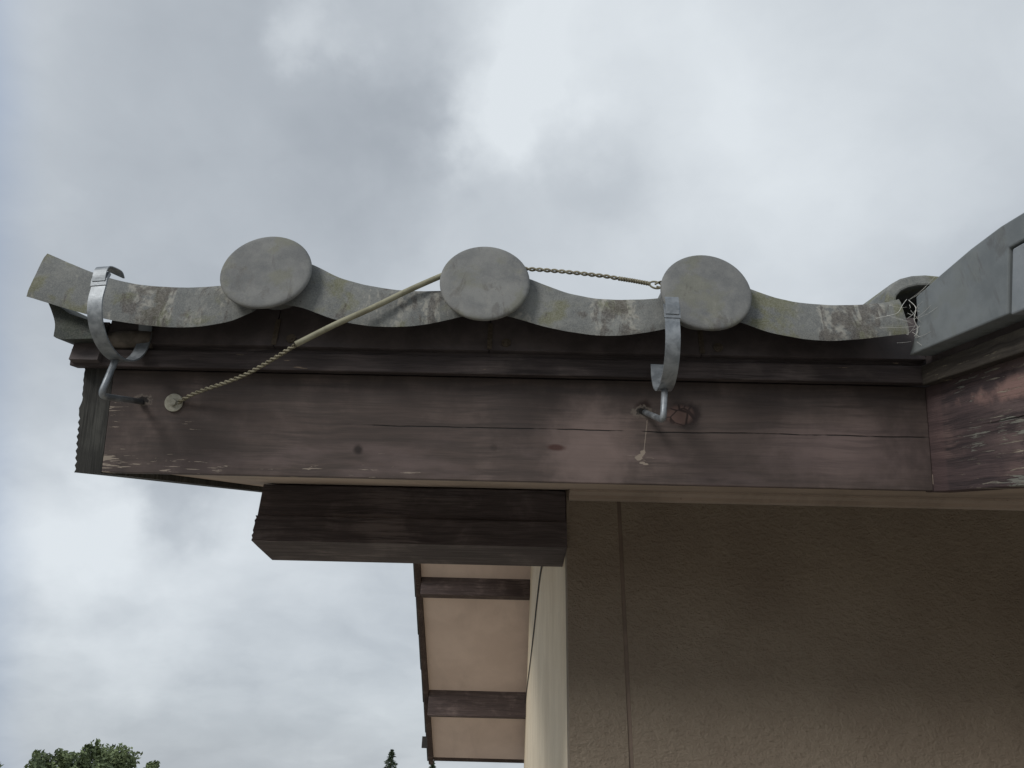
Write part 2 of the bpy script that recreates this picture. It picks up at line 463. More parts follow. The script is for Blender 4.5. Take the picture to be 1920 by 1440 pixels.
M['leaf'] = leaf_mat('broad leaves', (0.075, 0.10, 0.052), (0.18, 0.225, 0.105))
M['needle'] = leaf_mat('conifer needles', (0.028, 0.045, 0.028), (0.065, 0.092, 0.048))
M['bark'] = make_plain('bark', (0.06, 0.048, 0.038), (0.12, 0.10, 0.08), 8, 0.9, 0, 0.5, 30)
M['ground'] = make_plain('pale bounce gravel', (0.27, 0.245, 0.205), (0.36, 0.33, 0.28), 0.35, 0.95, 0, 0.5, 6)  # unseen ground, made pale to bounce light up under the eave


# ------------------------------------------------------------------ mesh helpers
def mesh(name, verts, faces, mat, parent=None, smooth=False):
    me = bpy.data.meshes.new(name)
    me.from_pydata([tuple(v) for v in verts], [], faces)
    bm = bmesh.new()
    bm.from_mesh(me)
    bmesh.ops.recalc_face_normals(bm, faces=bm.faces)
    bm.to_mesh(me)
    bm.free()
    if smooth:
        for p in me.polygons:
            p.use_smooth = True
    me.materials.append(mat)
    o = bpy.data.objects.new(name, me)
    col.objects.link(o)
    o.parent = parent
    return o


def bevel(o, w, seg=2, angle=35):
    b = o.modifiers.new('bevel', 'BEVEL')
    b.width = w
    b.segments = seg
    b.limit_method = 'ANGLE'
    b.angle_limit = R(angle)
    return o


def tag(o, label, cat, group=None, kind=None):
    if kind:
        o['kind'] = kind
    if label:
        o['label'] = label
    if cat:
        o['category'] = cat
    if group:
        o['group'] = group
    return o


def empty(name, loc):
    o = bpy.data.objects.new(name, None)
    o.location = loc
    o.empty_display_size = 0.1
    col.objects.link(o)
    return o


def keep(o, root):
    """parent a part to its thing without moving it"""
    o.parent = root
    base = root.location.copy()
    if root.parent:
        base += root.parent.location
    o.matrix_parent_inverse = Matrix.Translation(-base)
    return o


def hexa(name, a, b, mat):
    """box between two quads a[4], b[4]"""
    v = list(a) + list(b)
    f = [(0, 1, 2, 3), (7, 6, 5, 4), (0, 4, 5, 1), (1, 5, 6, 2), (2, 6, 7, 3), (3, 7, 4, 0)]
    return mesh(name, v, f, mat)


def roofbox(name, x0, x1, n0, n1, s0, s1, mat):
    a = [fr(x0, n0, s0), fr(x1, n0, s0), fr(x1, n1, s0), fr(x0, n1, s0)]
    b = [fr(x0, n0, s1), fr(x1, n0, s1), fr(x1, n1, s1), fr(x0, n1, s1)]
    return hexa(name, a, b, mat)


def box(name, x0, x1, y0, y1, z0, z1, mat):
    a = [Vector((x0, y0, z0)), Vector((x1, y0, z0)), Vector((x1, y0, z1)), Vector((x0, y0, z1))]
    b = [Vector((x0, y1, z0)), Vector((x1, y1, z0)), Vector((x1, y1, z1)), Vector((x0, y1, z1))]
    return hexa(name, a, b, mat)


def prism(name, poly, e, mat, cap=True, smooth=False):
    """poly: points; extruded by vector e"""
    n = len(poly)
    v = [Vector(p) for p in poly] + [Vector(p) + Vector(e) for p in poly]
    f = [(i, (i + 1) % n, n + (i + 1) % n, n + i) for i in range(n)]
    if cap:
        f += [tuple(range(n)), tuple(range(2 * n - 1, n - 1, -1))]
    return mesh(name, v, f, mat, None, smooth)


def catmull(pts, k=6):
    P = [Vector(p) for p in pts]
    P = [2 * P[0] - P[1]] + P + [2 * P[-1] - P[-2]]
    o = []
    for i in range(1, len(P) - 2):
        a, b, c, d_ = P[i - 1], P[i], P[i + 1], P[i + 2]
        for j in range(k):
            t = j / k
            o.append(0.5 * (2 * b + (c - a) * t + (2 * a - 5 * b + 4 * c - d_) * t * t + (3 * b - a - 3 * c + d_) * t ** 3))
    o.append(P[-2].copy())
    return o


def frames(path):
    out_ = []
    up = Vector((0.13, 0.21, 0.97))
    for i, p in enumerate(path):
        t = (path[min(i + 1, len(path) - 1)] - path[max(i - 1, 0)]).normalized()
        if i == 0:
            u = (up - t * up.dot(t)).normalized()
        else:
            u = (u - t * u.dot(t)).normalized()
        out_.append((p, t, u, t.cross(u)))
    return out_


def tube(path, r, seg=10, V=None, F=None, cap=True):
    V = [] if V is None else V
    F = [] if F is None else F
    fs = frames(path)
    b0 = len(V)
    for i, (p, t, u, w) in enumerate(fs):
        rr = r[i] if isinstance(r, (list, tuple)) else r
        for k in range(seg):
            a = 2 * math.pi * k / seg
            V.append(p + (u * math.cos(a) + w * math.sin(a)) * rr)
    for i in range(len(path) - 1):
        for k in range(seg):
            k2 = (k + 1) % seg
            F.append((b0 + i * seg + k, b0 + i * seg + k2, b0 + (i + 1) * seg + k2, b0 + (i + 1) * seg + k))
    if cap:
        F.append(tuple(b0 + k for k in range(seg)))
        F.append(tuple(b0 + (len(path) - 1) * seg + k for k in range(seg - 1, -1, -1)))
    return V, F


def resample(path, step):
    o = [path[0].copy()]
    acc = 0.0
    for i in range(1, len(path)):
        a, b = path[i - 1], path[i]
        L = (b - a).length
        if L < 1e-9:
            continue
        s = step - acc
        while s <= L:
            o.append(a.lerp(b, s / L))
            s += step
        acc = (acc + L) % step
    return o


def twisted(path, r, off, pitch, V, F, strands=2, seg=7):
    pts = resample(path, pitch / 10)
    fs = frames(pts)
    for k in range(strands):
        q = []
        for i, (p, t, u, w) in enumerate(fs):
            a = 2 * math.pi * (i / 10 + k / strands)
            q.append(p + (u * math.cos(a) + w * math.sin(a)) * off)
        tube(q, r, seg, V, F)
    return V, F


# ------------------------------------------------------------------ ground
g = mesh('ground', [(-1500, -1500, 0), (1500, -1500, 0), (1500, 1500, 0), (-1500, 1500, 0)], [(0, 1, 2, 3)], M['ground'])
tag(g, None, None, None, 'structure')

# ------------------------------------------------------------------ house
HX = 3.4                     # right end of the modelled house
WX = 0.088                   # gable wall
WY = 1.2393                  # front wall
house = empty('house', (WX, WY, 0))
tag(house, 'brown stucco house with grey tiled eaves, dark wooden beam and cream gable wall', 'house')
SOF = 0.008                  # soffit sits this far above the board edges


def front_z(y, n=SOF):
    """height of the plane n above the board edges, over horizontal position y"""
    return PB.z + (y - PB.y) * TAN + n / math.cos(AL)


ridge_z = front_z(RIDGE_Y)
BACK_Y = 5.66
BSL = 0.598


def back_z(y):
    return ridge_z - (y - RIDGE_Y) * BSL


# front wall in two leaves with the sealed joint between
jx0, jx1 = 0.1765, 0.1835
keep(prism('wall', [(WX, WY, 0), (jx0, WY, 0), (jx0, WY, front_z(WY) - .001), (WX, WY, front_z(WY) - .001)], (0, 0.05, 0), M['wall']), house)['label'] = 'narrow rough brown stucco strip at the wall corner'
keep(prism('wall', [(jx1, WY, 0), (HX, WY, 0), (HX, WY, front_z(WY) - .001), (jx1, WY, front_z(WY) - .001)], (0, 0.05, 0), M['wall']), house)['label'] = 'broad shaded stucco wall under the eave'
keep(box('sealant_joint', jx0, jx1, WY + 0.0025, WY + 0.04, 0, front_z(WY) - .002, M['seal']), house)
# gable wall
gw = [(WX, WY + 0.0505, 0), (WX, BACK_Y - .10, 0), (WX, BACK_Y - .10, back_z(BACK_Y - .10) - .001), (WX, RIDGE_Y, ridge_z - .001), (WX, WY + 0.0505, front_z(WY + .0505) - .001)]
keep(prism('gable_wall', gw, (0.06, 0, 0), M['gable_wall']), house)
keep(box('back_wall', WX + .061, HX, BACK_Y - .16, BACK_Y - .11, 0, back_z(BACK_Y - .1) - .002, M['gable_wall']), house)
# corner bead of the gable wall: the cream return seen beside the beam
# soffits
keep(mesh('soffit', *(lambda v: (v, [(0, 1, 2, 3), (7, 6, 5, 4), (0, 4, 5, 1), (1, 5, 6, 2), (2, 6, 7, 3), (3, 7, 4, 0)]))(
    [fr(-0.512, SOF, 0.021), fr(0.5105, SOF, 0.021), Vector((0.5105, RIDGE_Y, ridge_z)), Vector((-0.512, RIDGE_Y, ridge_z)),
     fr(-0.512, SOF + .012, 0.021), fr(0.5105, SOF + .012, 0.021), Vector((0.5105, RIDGE_Y, ridge_z + .012)), Vector((-0.512, RIDGE_Y, ridge_z + .012))]),
    M['soffit']), house)
S_NEAR = -2.1               # right-hand roof's reach down the slope, lengthened out of view to darken the wall
keep(mesh('soffit', *(lambda v: (v, [(0, 1, 2, 3), (7, 6, 5, 4), (0, 4, 5, 1), (1, 5, 6, 2), (2, 6, 7, 3), (3, 7, 4, 0)]))(
    [fr(0.5425, SOF, S_NEAR + .022), fr(HX, SOF, S_NEAR + .022), Vector((HX, RIDGE_Y, ridge_z)), Vector((0.5425, RIDGE_Y, ridge_z)),
     fr(0.5425, SOF + .012, S_NEAR + .022), fr(HX, SOF + .012, S_NEAR + .022), Vector((HX, RIDGE_Y, ridge_z + .012)), Vector((0.5425, RIDGE_Y, ridge_z + .012))]),
    M['soffit']), house)
keep(roofbox('soffit_batten', 0.5107, 0.5423, SOF, SOF + .012, 0.0, 3.0, M['soffit']), house)
keep(prism('soffit', [(-0.528, RIDGE_Y, ridge_z), (-0.528, BACK_Y, back_z(BACK_Y)), (-0.528, BACK_Y, back_z(BACK_Y) + .014), (-0.528, RIDGE_Y, ridge_z + .014)],
           (HX + .528, 0, 0), M['soffit_back']), house)
# mouldings where the soffit meets the front wall
zt = front_z(WY)
keep(box('wall_moulding', WX + .004, HX, WY - .012, WY - .0005, zt - .020, zt - .0045, M['soffit']), house)
keep(box('wall_moulding', WX + .004, HX, WY - .030, WY - .0125, zt - .014, zt - .0100, M['soffit']), house)

# fascia board, bargeboards, battens
FT = 0.1295
fas = roofbox('fascia_board', -0.5140, 0.5105, 0.0, FT, 0.0, 0.020, M['fascia'])
bevel(fas, 0.0012, 2)
keep(fas, house)
# ragged bargeboard: the left edge of its end grain is chewed
prof = []
ny = 34
for i in range(ny + 1):
    n_ = -0.001 + .1520 * i / ny
    prof.append((-0.5455 - 0.004 * mnoise.noise(Vector((0, 0, n_ * 60))) + 0.0022 * ((i % 2) - .5) * (1 if n_ < .07 else .35) - (0.0015 if n_ < .085 else 0) - .0065 * n_ / FT, n_))
vb, fb = [], []
ss = [0.0005, 0.0025, 0.02, 0.1, 2.98]
for si, s_ in enumerate(ss):
    for i, (x, n_) in enumerate(prof):
        vb.append(fr(x if si < 3 else -0.5455, n_, s_))
    for i, (x, n_) in enumerate(prof):
        vb.append(fr(-0.5143, n_, s_))
m_ = ny + 1
for si in range(len(ss) - 1):
    a0, b0 = si * 2 * m_, (si + 1) * 2 * m_
    for i in range(ny):
        fb.append((a0 + i, a0 + i + 1, b0 + i + 1, b0 + i))
        fb.append((a0 + m_ + i + 1, a0 + m_ + i, b0 + m_ + i, b0 + m_ + i + 1))
    fb.append((a0, b0, b0 + m_, a0 + m_))
    fb.append((a0 + ny, a0 + m_ + ny, b0 + m_ + ny, b0 + ny))
for a0 in (0, (len(ss) - 1) * 2 * m_):
    for i in range(ny):
        fb.append((a0 + i, a0 + m_ + i, a0 + m_ + i + 1, a0 + i + 1))
barge = keep(mesh('bargeboard', vb, fb, M['endgrain']), house)
barge['label'] = 'dark weathered bargeboard with ragged end grain'
# small knot hole block at the foot of the end grain
# eave batten over the fascia
tr = roofbox('eave_batten', -0.5600, 0.5100, .1300, .1520, -0.0185, -0.0005, M['trim'])
bevel(tr, 0.0015, 2)
keep(tr, house)
tr2 = roofbox('eave_batten', -0.5450, 0.5100, .1525, .1630, -0.010, 0.02, M['trim'])
bevel(tr2, 0.001, 1)
keep(tr2, house)
# right-hand bargeboard coming towards the viewer
rb = roofbox('bargeboard', 0.5108, 0.5420, -0.001, FT, S_NEAR, 0.020, M['side'])
rb2 = bevel(rb, 0.0012, 2)
keep(rb, house)['label'] = 'peeling pinkish brown bargeboard on the right'
tb = roofbox('eave_batten', 0.4960, 0.5104, .1275, .1520, S_NEAR - .01, -0.0192, M['trim_side'])
bevel(tb, 0.0015, 2)
keep(tb, house)
keep(roofbox('eave_batten', 0.5030, 0.5104, .1525, .172, S_NEAR, -0.0192, M['closure']), house)
# its eave board, out of the frame
keep(roofbox('fascia_board', 0.5425, HX, 0.0, FT, S_NEAR, S_NEAR + .020, M['side']), house)

# closure strip under the tiles, in lengths, with screw heads
joints = [-0.5200, -0.3080, -0.0380, 0.2270, 0.5050]
for i in range(4):
    cs = box('closure_strip', joints[i] + .0006, joints[i + 1] - .0006, 0.7900 + 0.0008 * (i % 2), 0.801, 4.6765, 4.738, M['closure'])
    keep(cs, house)
    sx = joints[i] + 0.021
    if i > 0:
        V, F = [], []
        for a, r0, r1 in ((0, .0060, .0060), (1, .0030, .0030)):
            tube([Vector((sx, 0.7885 - a * .0012, 4.6870)), Vector((sx, 0.7900 + .001, 4.6870))], r0, 18, V, F)
        keep(mesh('screw', V, F, M['screw']), house)
        keep(box('closure_cover', joints[i] - .0025, joints[i] + .0035, 0.7887, 0.7897, 4.6775, 4.715, M['screw']), house)

keep(box('closure_strip', -.5560, -.5206, .7885, .800, 4.650, 4.705, M['closure']), house)
# the beam that runs out of the wall under the gable
BX = -0.4505
bz = 4.5567
up_ = prism('wall_plate', [(BX + .000, WY + .002, bz + .0445), (BX + .000, WY + .002, front_z(WY + .002) - .002), (BX + .000, WY + .118, front_z(WY + .118) - .002), (BX + .000, WY + .118, bz + .0445)],
            (WX - BX - .0005, 0, 0), M['beam'])
bevel(up_, .002, 2)
keep(up_, house)
# lower half with a rough sawn end
vb, fb = [], []
nz = 10
for i in range(nz + 1):
    z = bz + 0.044 * i / nz
    for j, y in enumerate((WY - .006, WY + .03, WY + .06, WY + .09, WY + .120)):
        vb.append(Vector((BX + .0005 + 0.0028 * mnoise.noise(Vector((z * 210, y * 60, 2.1))) + .0012 * (i % 2), y, z)))
w5 = 5
for i in range(nz):
    for j in range(4):
        fb.append((i * w5 + j, i * w5 + j + 1, (i + 1) * w5 + j + 1, (i + 1) * w5 + j))
e0 = len(vb)
vb += [Vector((WX - .0005, WY - .006, bz)), Vector((WX - .0005, WY + .120, bz)), Vector((WX - .0005, WY + .120, bz + .044)), Vector((WX - .0005, WY - .006, bz + .044))]
fb.append(tuple(range(0, w5)) + (e0 + 1, e0))
fb.append(tuple(range(nz * w5 + w5 - 1, nz * w5 - 1, -1)) + (e0 + 3, e0 + 2))
fb.append(tuple(i * w5 for i in range(nz + 1))[::-1] + (e0, e0 + 3))
fb.append(tuple(i * w5 + w5 - 1 for i in range(nz + 1)) + (e0 + 2, e0 + 1))
fb.append((e0, e0 + 1, e0 + 2, e0 + 3))
keep(mesh('wall_plate', vb, fb, M['beam']), house)

# purlins, bargeboard and verge on the far slope
def back_pt(x, y, n):
    c = math.cos(math.atan(BSL))
    return Vector((x, y, back_z(y) + n / c))


for (y0, hgt_, dep) in ((4.205, 0.098, .09), (5.05, 0.150, .10)):
    zt_ = back_z(y0) - .0005
    pl = prism('purlin', [(-.5275, y0, zt_), (-.5275, y0 + dep, back_z(y0 + dep) - .0005), (-.5275, y0 + dep, zt_ - hgt_), (-.5275, y0, zt_ - hgt_)], (WX + .5275 - .0005, 0, 0), M['rafter'])
    bevel(pl, .003, 2)
    keep(pl, house)
bb = prism('bargeboard', [back_pt(-.560, RIDGE_Y + .02, -.03), back_pt(-.560, BACK_Y + .02, -.03), back_pt(-.560, BACK_Y + .02, .12), back_pt(-.560, RIDGE_Y + .02, .12)], (.0315, 0, 0), M['barge_back'])
bevel(bb, .003, 2)
keep(bb, house)['label'] = 'brown bargeboard on the far slope'
keep(prism('fascia_board', [back_pt(-.528, BACK_Y + .001, -.003), back_pt(-.528, BACK_Y + .03, -.003), back_pt(-.528, BACK_Y + .03, .11), back_pt(-.528, BACK_Y + .001, .11)], (HX + .528, 0, 0), M['barge_back']), house)
for i in range(7):
    y0 = RIDGE_Y + .03 + i * .272
    y1 = min(y0 + .29, BACK_Y + .06)
    k = .006 * 1
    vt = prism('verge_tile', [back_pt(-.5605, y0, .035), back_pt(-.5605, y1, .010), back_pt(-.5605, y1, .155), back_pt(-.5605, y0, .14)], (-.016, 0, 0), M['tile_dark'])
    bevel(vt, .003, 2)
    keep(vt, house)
keep(box('gutter_hook', -.600, -.5605, BACK_Y - .145, BACK_Y - .10, back_z(BACK_Y) + .05, back_z(BACK_Y) + .12, M['cable']), house)
keep(box('flashing', WX - .006, WX + .055, 3.55, 3.60, 4.1 - .02, 4.1405, M['yellow']), house)
# thin cable along the gable wall
cb = catmull([(WX - .004, 1.95, 4.74), (WX - .004, 2.36, 4.812), (WX - .004, 2.8, 4.80), (WX - .004, 3.17, 4.768), (WX - .004, 3.9, 4.725), (WX - .004, 4.7, 4.69), (WX - .004, 5.05, 4.66)], 8)
V, F = tube(cb, 0.0028, 8)
keep(mesh('cable', V, F, M['cable'], None, True), house)

# ------------------------------------------------------------------ roof covering behind the first course
YC = 0.745


def wave(u):
    """height of the tile surface across one 265 mm module, u = 0 at a cap centre"""
    u = (u + 0.1336) % 0.2672 - 0.1336
    if abs(u) < 0.040:
        return 0.012 + 0.026 * math.sqrt(max(0, 1 - (u / 0.041) ** 2))
    t = u if u > 0 else u + 0.265
    t = (t - 0.040) / 0.187
    return 0.012 - 0.026 * math.sin(min(1, t * 0.72 + 0.28 * t * t) * math.pi * 0.78)


def covering(name, x0, x1, capx, y0, z0, sl, y1, mat, courses):
    V, F = [], []
    nx = max(8, int((x1 - x0) / 0.009))
    rows = []
    for c in range(courses):
        a, b = c / courses, (c + 1) / courses
        rows.append((a, 0.010))
        rows.append((b - 0.0004, -0.008))
    for t, lift in rows:
        y = y0 + (y1 - y0) * t
        for i in range(nx + 1):
            x = x0 + (x1 - x0) * i / nx
            V.append(Vector((x, y, z0 + sl * (y - y0) + wave(x - capx) + lift)))
    for j in range(len(rows) - 1):
        for i in range(nx):
            a = j * (nx + 1) + i
            F.append((a, a + 1, a + nx + 2, a + nx + 1))
    o = mesh(name, V, F, mat, None, False)
    sm = o.modifiers.new('thickness', 'SOLIDIFY')
    sm.thickness = 0.010
    sm.offset = 0
    return o


keep(covering('roof', -.505, .440, -.3113, .785, 4.7330, TAN, RIDGE_Y, M['tile'], 12), house)
yr = (fr(0, 0, S_NEAR)).y - .03
keep(covering('roof', .555, HX, .56, yr, fr(0, FT, S_NEAR - .03).z + .055, TAN, RIDGE_Y, M['tile'], 20), house)
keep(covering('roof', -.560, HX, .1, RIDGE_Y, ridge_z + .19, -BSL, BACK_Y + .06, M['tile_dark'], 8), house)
V, F = tube([Vector((-.60, RIDGE_Y, ridge_z + .23)), Vector((HX, RIDGE_Y, ridge_z + .23))], .09, 20)
keep(mesh('ridge_tile', V, F, M['tile'], None, False), house)
keep(prism('roof_deck', [fr(-.5457, FT + .0005, .025), fr(-.5457, FT + .018, .025), fr(-.5457, FT + .018, 3.0), fr(-.5457, FT + .0005, 3.0)], (HX + .5457, 0, 0), M['closure']), house)


# ------------------------------------------------------------------ eave tiles with their round caps
def eave_tile(top, bot, cap=None, end=None):
    tp = [Vector((p[0], 0, p[1])) for p in top]
    bt = [Vector((p[0], 0, p[1])) for p in bot]
    tp = catmull(tp, 6)
    bt = catmull(bt, 6)
    n = 40

    def at(path, t):
        q = t * (len(path) - 1)
        i = min(int(q), len(path) - 2)
        return path[i].lerp(path[i + 1], q - i)
    V, F = [], []
    layers = [(YC, 0.0), (YC + 0.0125, 0.0), (YC + 0.0125, 0.0), (YC + 0.060, 0.0)]
    rows = 8
    # skirt: grid front and back
    fr_, bk = [], []
    for k in range(rows + 1):
        w = k / rows
        for i in range(n + 1):
            a, b = at(tp, i / n), at(bt, i / n)
            p = a.lerp(b, w)
            wob = 0.0006 * mnoise.noise(Vector((p.x * 60, 0, p.z * 60)))
            edge = 0.0022 * (abs(w - .5) * 2) ** 10
            fr_.append(Vector((p.x, YC + wob + edge, p.z)))
            bk.append(Vector((p.x, YC + 0.0125, p.z + .011 * w ** 3)))
    V = fr_ + bk
    o = len(fr_)
    W1 = n + 1
    for k in range(rows):
        for i in range(n):
            a = k * W1 + i
            F.append((a, a + 1, a + W1 + 1, a + W1))
            F.append((o + a + W1, o + a + W1 + 1, o + a + 1, o + a))
    for i in range(n):
        F.append((i, o + i, o + i + 1, i + 1))
        a = rows * W1 + i
        F.append((a, a + 1, o + a + 1, o + a))
    for k in range(rows):
        a = k * W1
        F.append((a, a + W1, o + a + W1, o + a))
        a = k * W1 + n
        F.append((a, o + a, o + a + W1, a + W1))
    # body running back up the slope
    b0 = len(V)
    for y in (YC + 0.0126, YC + 0.048):
        for dz in (-0.0005, -0.016):
            for i in range(n + 1):
                a = at(tp, i / n)
                V.append(Vector((a.x, y, a.z + dz + (y - YC) * TAN * .8)))
    for i in range(n):
        q = [b0 + r * W1 + i for r in range(4)]     # 0 top front, 1 bottom front, 2 top back, 3 bottom back
        F.append((q[0], q[0] + 1, q[2] + 1, q[2]))
        F.append((q[1], q[3], q[3] + 1, q[1] + 1))
        F.append((q[2], q[2] + 1, q[3] + 1, q[3]))
    for i in (0, n):
        q = [b0 + r * W1 + i for r in range(4)]
        F.append((q[0], q[2], q[3], q[1]))
    t = keep(mesh('eave_tile', V, F, M['tile'], None, True), house)
    return t


def round_cap(cx, cz, parent, seed):
    """slightly domed disc with a neck, leaning back a touch"""
    V, F = [], []
    seg = 64
    prof_ = [(-.0005, 0.0), (0.0, .02), (.0003, .035), (.0008, .047), (.0014, .0515), (.0024, .0538), (.0038, .0547), (.0050, .0548), (.0062, .0547), (.0072, .0540), (.0074, .0450), (.0074, .0360), (.060, .0360)]
    for j, (dy, r) in enumerate(prof_):
        for k in range(seg):
            a = 2 * math.pi * k / seg
            rr = r * (1 + 0.008 * math.sin(2 * a + seed) + .005 * math.sin(3 * a + seed * 2))
            y = YC - .020 + dy
            V.append(Vector((cx + rr * math.cos(a), y + rr * math.sin(a) * .05, cz + rr * math.sin(a) * 1.03 + (max(0, dy - .008) * TAN))))
    for j in range(len(prof_) - 1):
        for k in range(seg):
            k2 = (k + 1) % seg
            F.append((j * seg + k, j * seg + k2, (j + 1) * seg + k2, (j + 1) * seg + k))
    F.append(tuple((len(prof_) - 1) * seg + k for k in range(seg)))
    o = mesh('round_cap', V, F, M['cap'], None, True)
    return o


def smooth_by_angle(o, deg=40):
    me = o.data
    bm = bmesh.new()
    bm.from_mesh(me)
    for e_ in bm.edges:
        if len(e_.link_faces) == 2 and e_.calc_face_angle(0) > R(deg):
            e_.smooth = False
    bm.to_mesh(me)
    bm.free()


tiles = [
    dict(top=[(-.6018, 4.7801), (-.5372, 4.7524), (-.4792, 4.7358), (-.4186, 4.7316), (-.3634, 4.7362), (-.325, 4.743)],
         bot=[(-.6060, 4.7135), (-.5179, 4.6874), (-.4635, 4.6772), (-.4048, 4.6733), (-.3552, 4.6814), (-.325, 4.697)]),
    dict(top=[(-.272, 4.7740), (-.2579, 4.7684), (-.2233, 4.7502), (-.1822, 4.7390), (-.1421, 4.7336), (-.0949, 4.7347), (-.060, 4.742)],
         bot=[(-.290, 4.710), (-.2620, 4.7038), (-.2282, 4.6906), (-.1885, 4.6816), (-.1500, 4.6803), (-.1120, 4.6850), (-.060, 4.700)],
         cap=(-.3113, 4.7450)),
    dict(top=[(-.004, 4.7620), (.0126, 4.7544), (.0548, 4.7360), (.0938, 4.7274), (.1329, 4.7267), (.1723, 4.7301), (.205, 4.736)],
         bot=[(-.030, 4.703), (.0017, 4.6939), (.0414, 4.6819), (.0858, 4.6747), (.1239, 4.6749), (.1690, 4.6840), (.205, 4.696)],
         cap=(-.0440, 4.7355)),
    dict(top=[(.262, 4.7550), (.2801, 4.7479), (.3222, 4.7313), (.3667, 4.7253), (.4056, 4.7255), (.4440, 4.7300), (.4640, 4.7355)],
         bot=[(.240, 4.704), (.2658, 4.6965), (.3021, 4.6822), (.3513, 4.6737), (.3893, 4.6746), (.4349, 4.6810), (.4655, 4.6860)],
         cap=(.2230, 4.7280)),
]
tile_lab = ['leftmost eave tile with a square upturned end and no cap', 'eave tile right of the left cap', 'eave tile between the middle and right caps, streaked with moss', 'eave tile meeting the inner corner, its end broken away']
for i, t in enumerate(tiles):
    o = eave_tile(t['top'], t['bot'])
    smooth_by_angle(o)
    o['label'] = tile_lab[i]
    if 'cap' in t:
        c = round_cap(t['cap'][0], t['cap'][1], o, i * 1.7)
        smooth_by_angle(c, 45)
        c.parent = o
        c.matrix_parent_inverse = Matrix.Translation(-house.location)
        c.matrix_parent_inverse = o.matrix_parent_inverse.inverted() @ Matrix.Translation(-house.location)

# left verge: dark curved side of the verge tile under the first eave tile, and the mortar plug
lv = catmull([(-.5990, .768, 4.7280), (-.5850, .768, 4.7080), (-.5740, .768, 4.6880), (-.5700, .768, 4.6700)], 5)
poly = [tuple(p) for p in lv] + [(-.566, .768, 4.6675), (-.5560, .768, 4.6660), (-.5200, .768, 4.6680), (-.5200, .768, 4.690), (-.5600, .768, 4.703)]
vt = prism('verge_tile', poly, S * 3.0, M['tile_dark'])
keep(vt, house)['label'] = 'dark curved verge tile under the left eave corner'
V, F = [], []
tube([Vector((-.5140, .794, 4.681)), Vector((-.4960, .794, 4.683)), Vector((-.4620, .794, 4.6835))], [.010, .0125, .0115], 14, V, F)
mo = keep(mesh('mortar_plug', V, F, M['mortar'], None, True), house)

# verge tiles on the right-hand roof
def verge_tile(pts, x, th, mat, label):
    o = prism('verge_tile', [(x, p[0], p[1]) for p in pts], (th, 0, 0), mat)
    bevel(o, .0018, 2, 30)
    keep(o, house)
    o['label'] = label
    return o


verge_tile([(.7757, 4.6721), (.5450, 4.5975), (.5450, 4.6000), (.5940, 4.6180), (.5660, 4.6750), (.5240, 4.6650), (.5240, 4.690), (.5372, 4.6900), (.5700, 4.7020),
            (.6183, 4.7111), (.6782, 4.7205), (.7100, 4.7235), (.7330, 4.7265), (.7405, 4.7010), (.7596, 4.6828)][0:1] +
           [(.6010, 4.6150), (.5700, 4.6720), (.5200, 4.6560), (.5200, 4.6830), (.5372, 4.6890), (.5700, 4.6995), (.6183, 4.7105), (.6782, 4.7205), (.7100, 4.7245), (.7310, 4.7275), (.7405, 4.7010), (.7596, 4.6828)],
           .475, .030, M['verge'], 'blue grey verge tile nearest the inner corner')
verge_tile([(.5990, 4.6130), (.2700, 4.5055), (.2500, 4.5620), (.2500, 4.5780), (.3100, 4.6060), (.4500, 4.6400), (.5180, 4.6545), (.5680, 4.6695)],
           .4765, .028, M['verge_pale'], 'paler verge tile overlapped by the corner tile')
p0 = Vector((0, .5990, 4.6130))
for k in range(1, 6):
    off = -S * (.345 * k)
    verge_tile([(.5990 + off.y, 4.6130 + off.z), (.2600 + off.y, 4.5035 + off.z), (.2450 + off.y, 4.5820 + off.z), (.4500 + off.y, 4.6440 + off.z), (.5680 + off.y, 4.6760 + off.z)],
               .4765 - .002 * (k % 2), .028, M['verge_pale'], 'verge tile further down the right-hand roof')
# humped roll tile behind the corner
hp = []
for k in range(13):
    a = math.pi * (1.06 - 1.12 * k / 12)
    hp.append((.5230 + .060 * math.cos(a), .772, 4.742 + .0510 * math.sin(a) ** .75 if math.sin(a) > 0 else 4.742 + .05 * math.sin(a)))
inn = [(.5230 + (p[0] - .5230) * .80, p[1], 4.742 + (p[2] - 4.742) * .68) for p in hp]
rp = prism('roll_tile', hp + inn[::-1], S * .30 + Vector((.02, 0, 0)), M['tile'])
bevel(rp, .003, 2, 50)
keep(rp, house)['label'] = 'humped valley roll tile behind the inner corner'


# ------------------------------------------------------------------ gutter brackets
def strap(path, w, th, widths=None):
    """flat strip along path in the YZ plane, extruded in x by w"""
    V, F = [], []
    n = len(path)
    for i, p in enumerate(path):
        t = (path[min(i + 1, n - 1)] - path[max(i - 1, 0)]).normalized()
        nn = Vector((0, -t.z, t.y))
        ww = w * (widths[i] if widths else 1.0)
        for sx in (-1, 1):
            for st in (-1, 1):
                V.append(p + Vector((sx * ww / 2, 0, 0)) + nn * (st * th / 2))
    for i in range(n - 1):
        a, b = i * 4, (i + 1) * 4
        F += [(a, b, b + 1, a + 1), (a + 2, a + 3, b + 3, b + 2), (a, a + 2, b + 2, b), (a + 1, b + 1, b + 3, a + 3)]
    F += [(0, 1, 3, 2), (n * 4 - 4, n * 4 - 2, n * 4 - 1, n * 4 - 3)]
    return V, F


def place(V, base, rot):
    return [base + rot @ v for v in V]


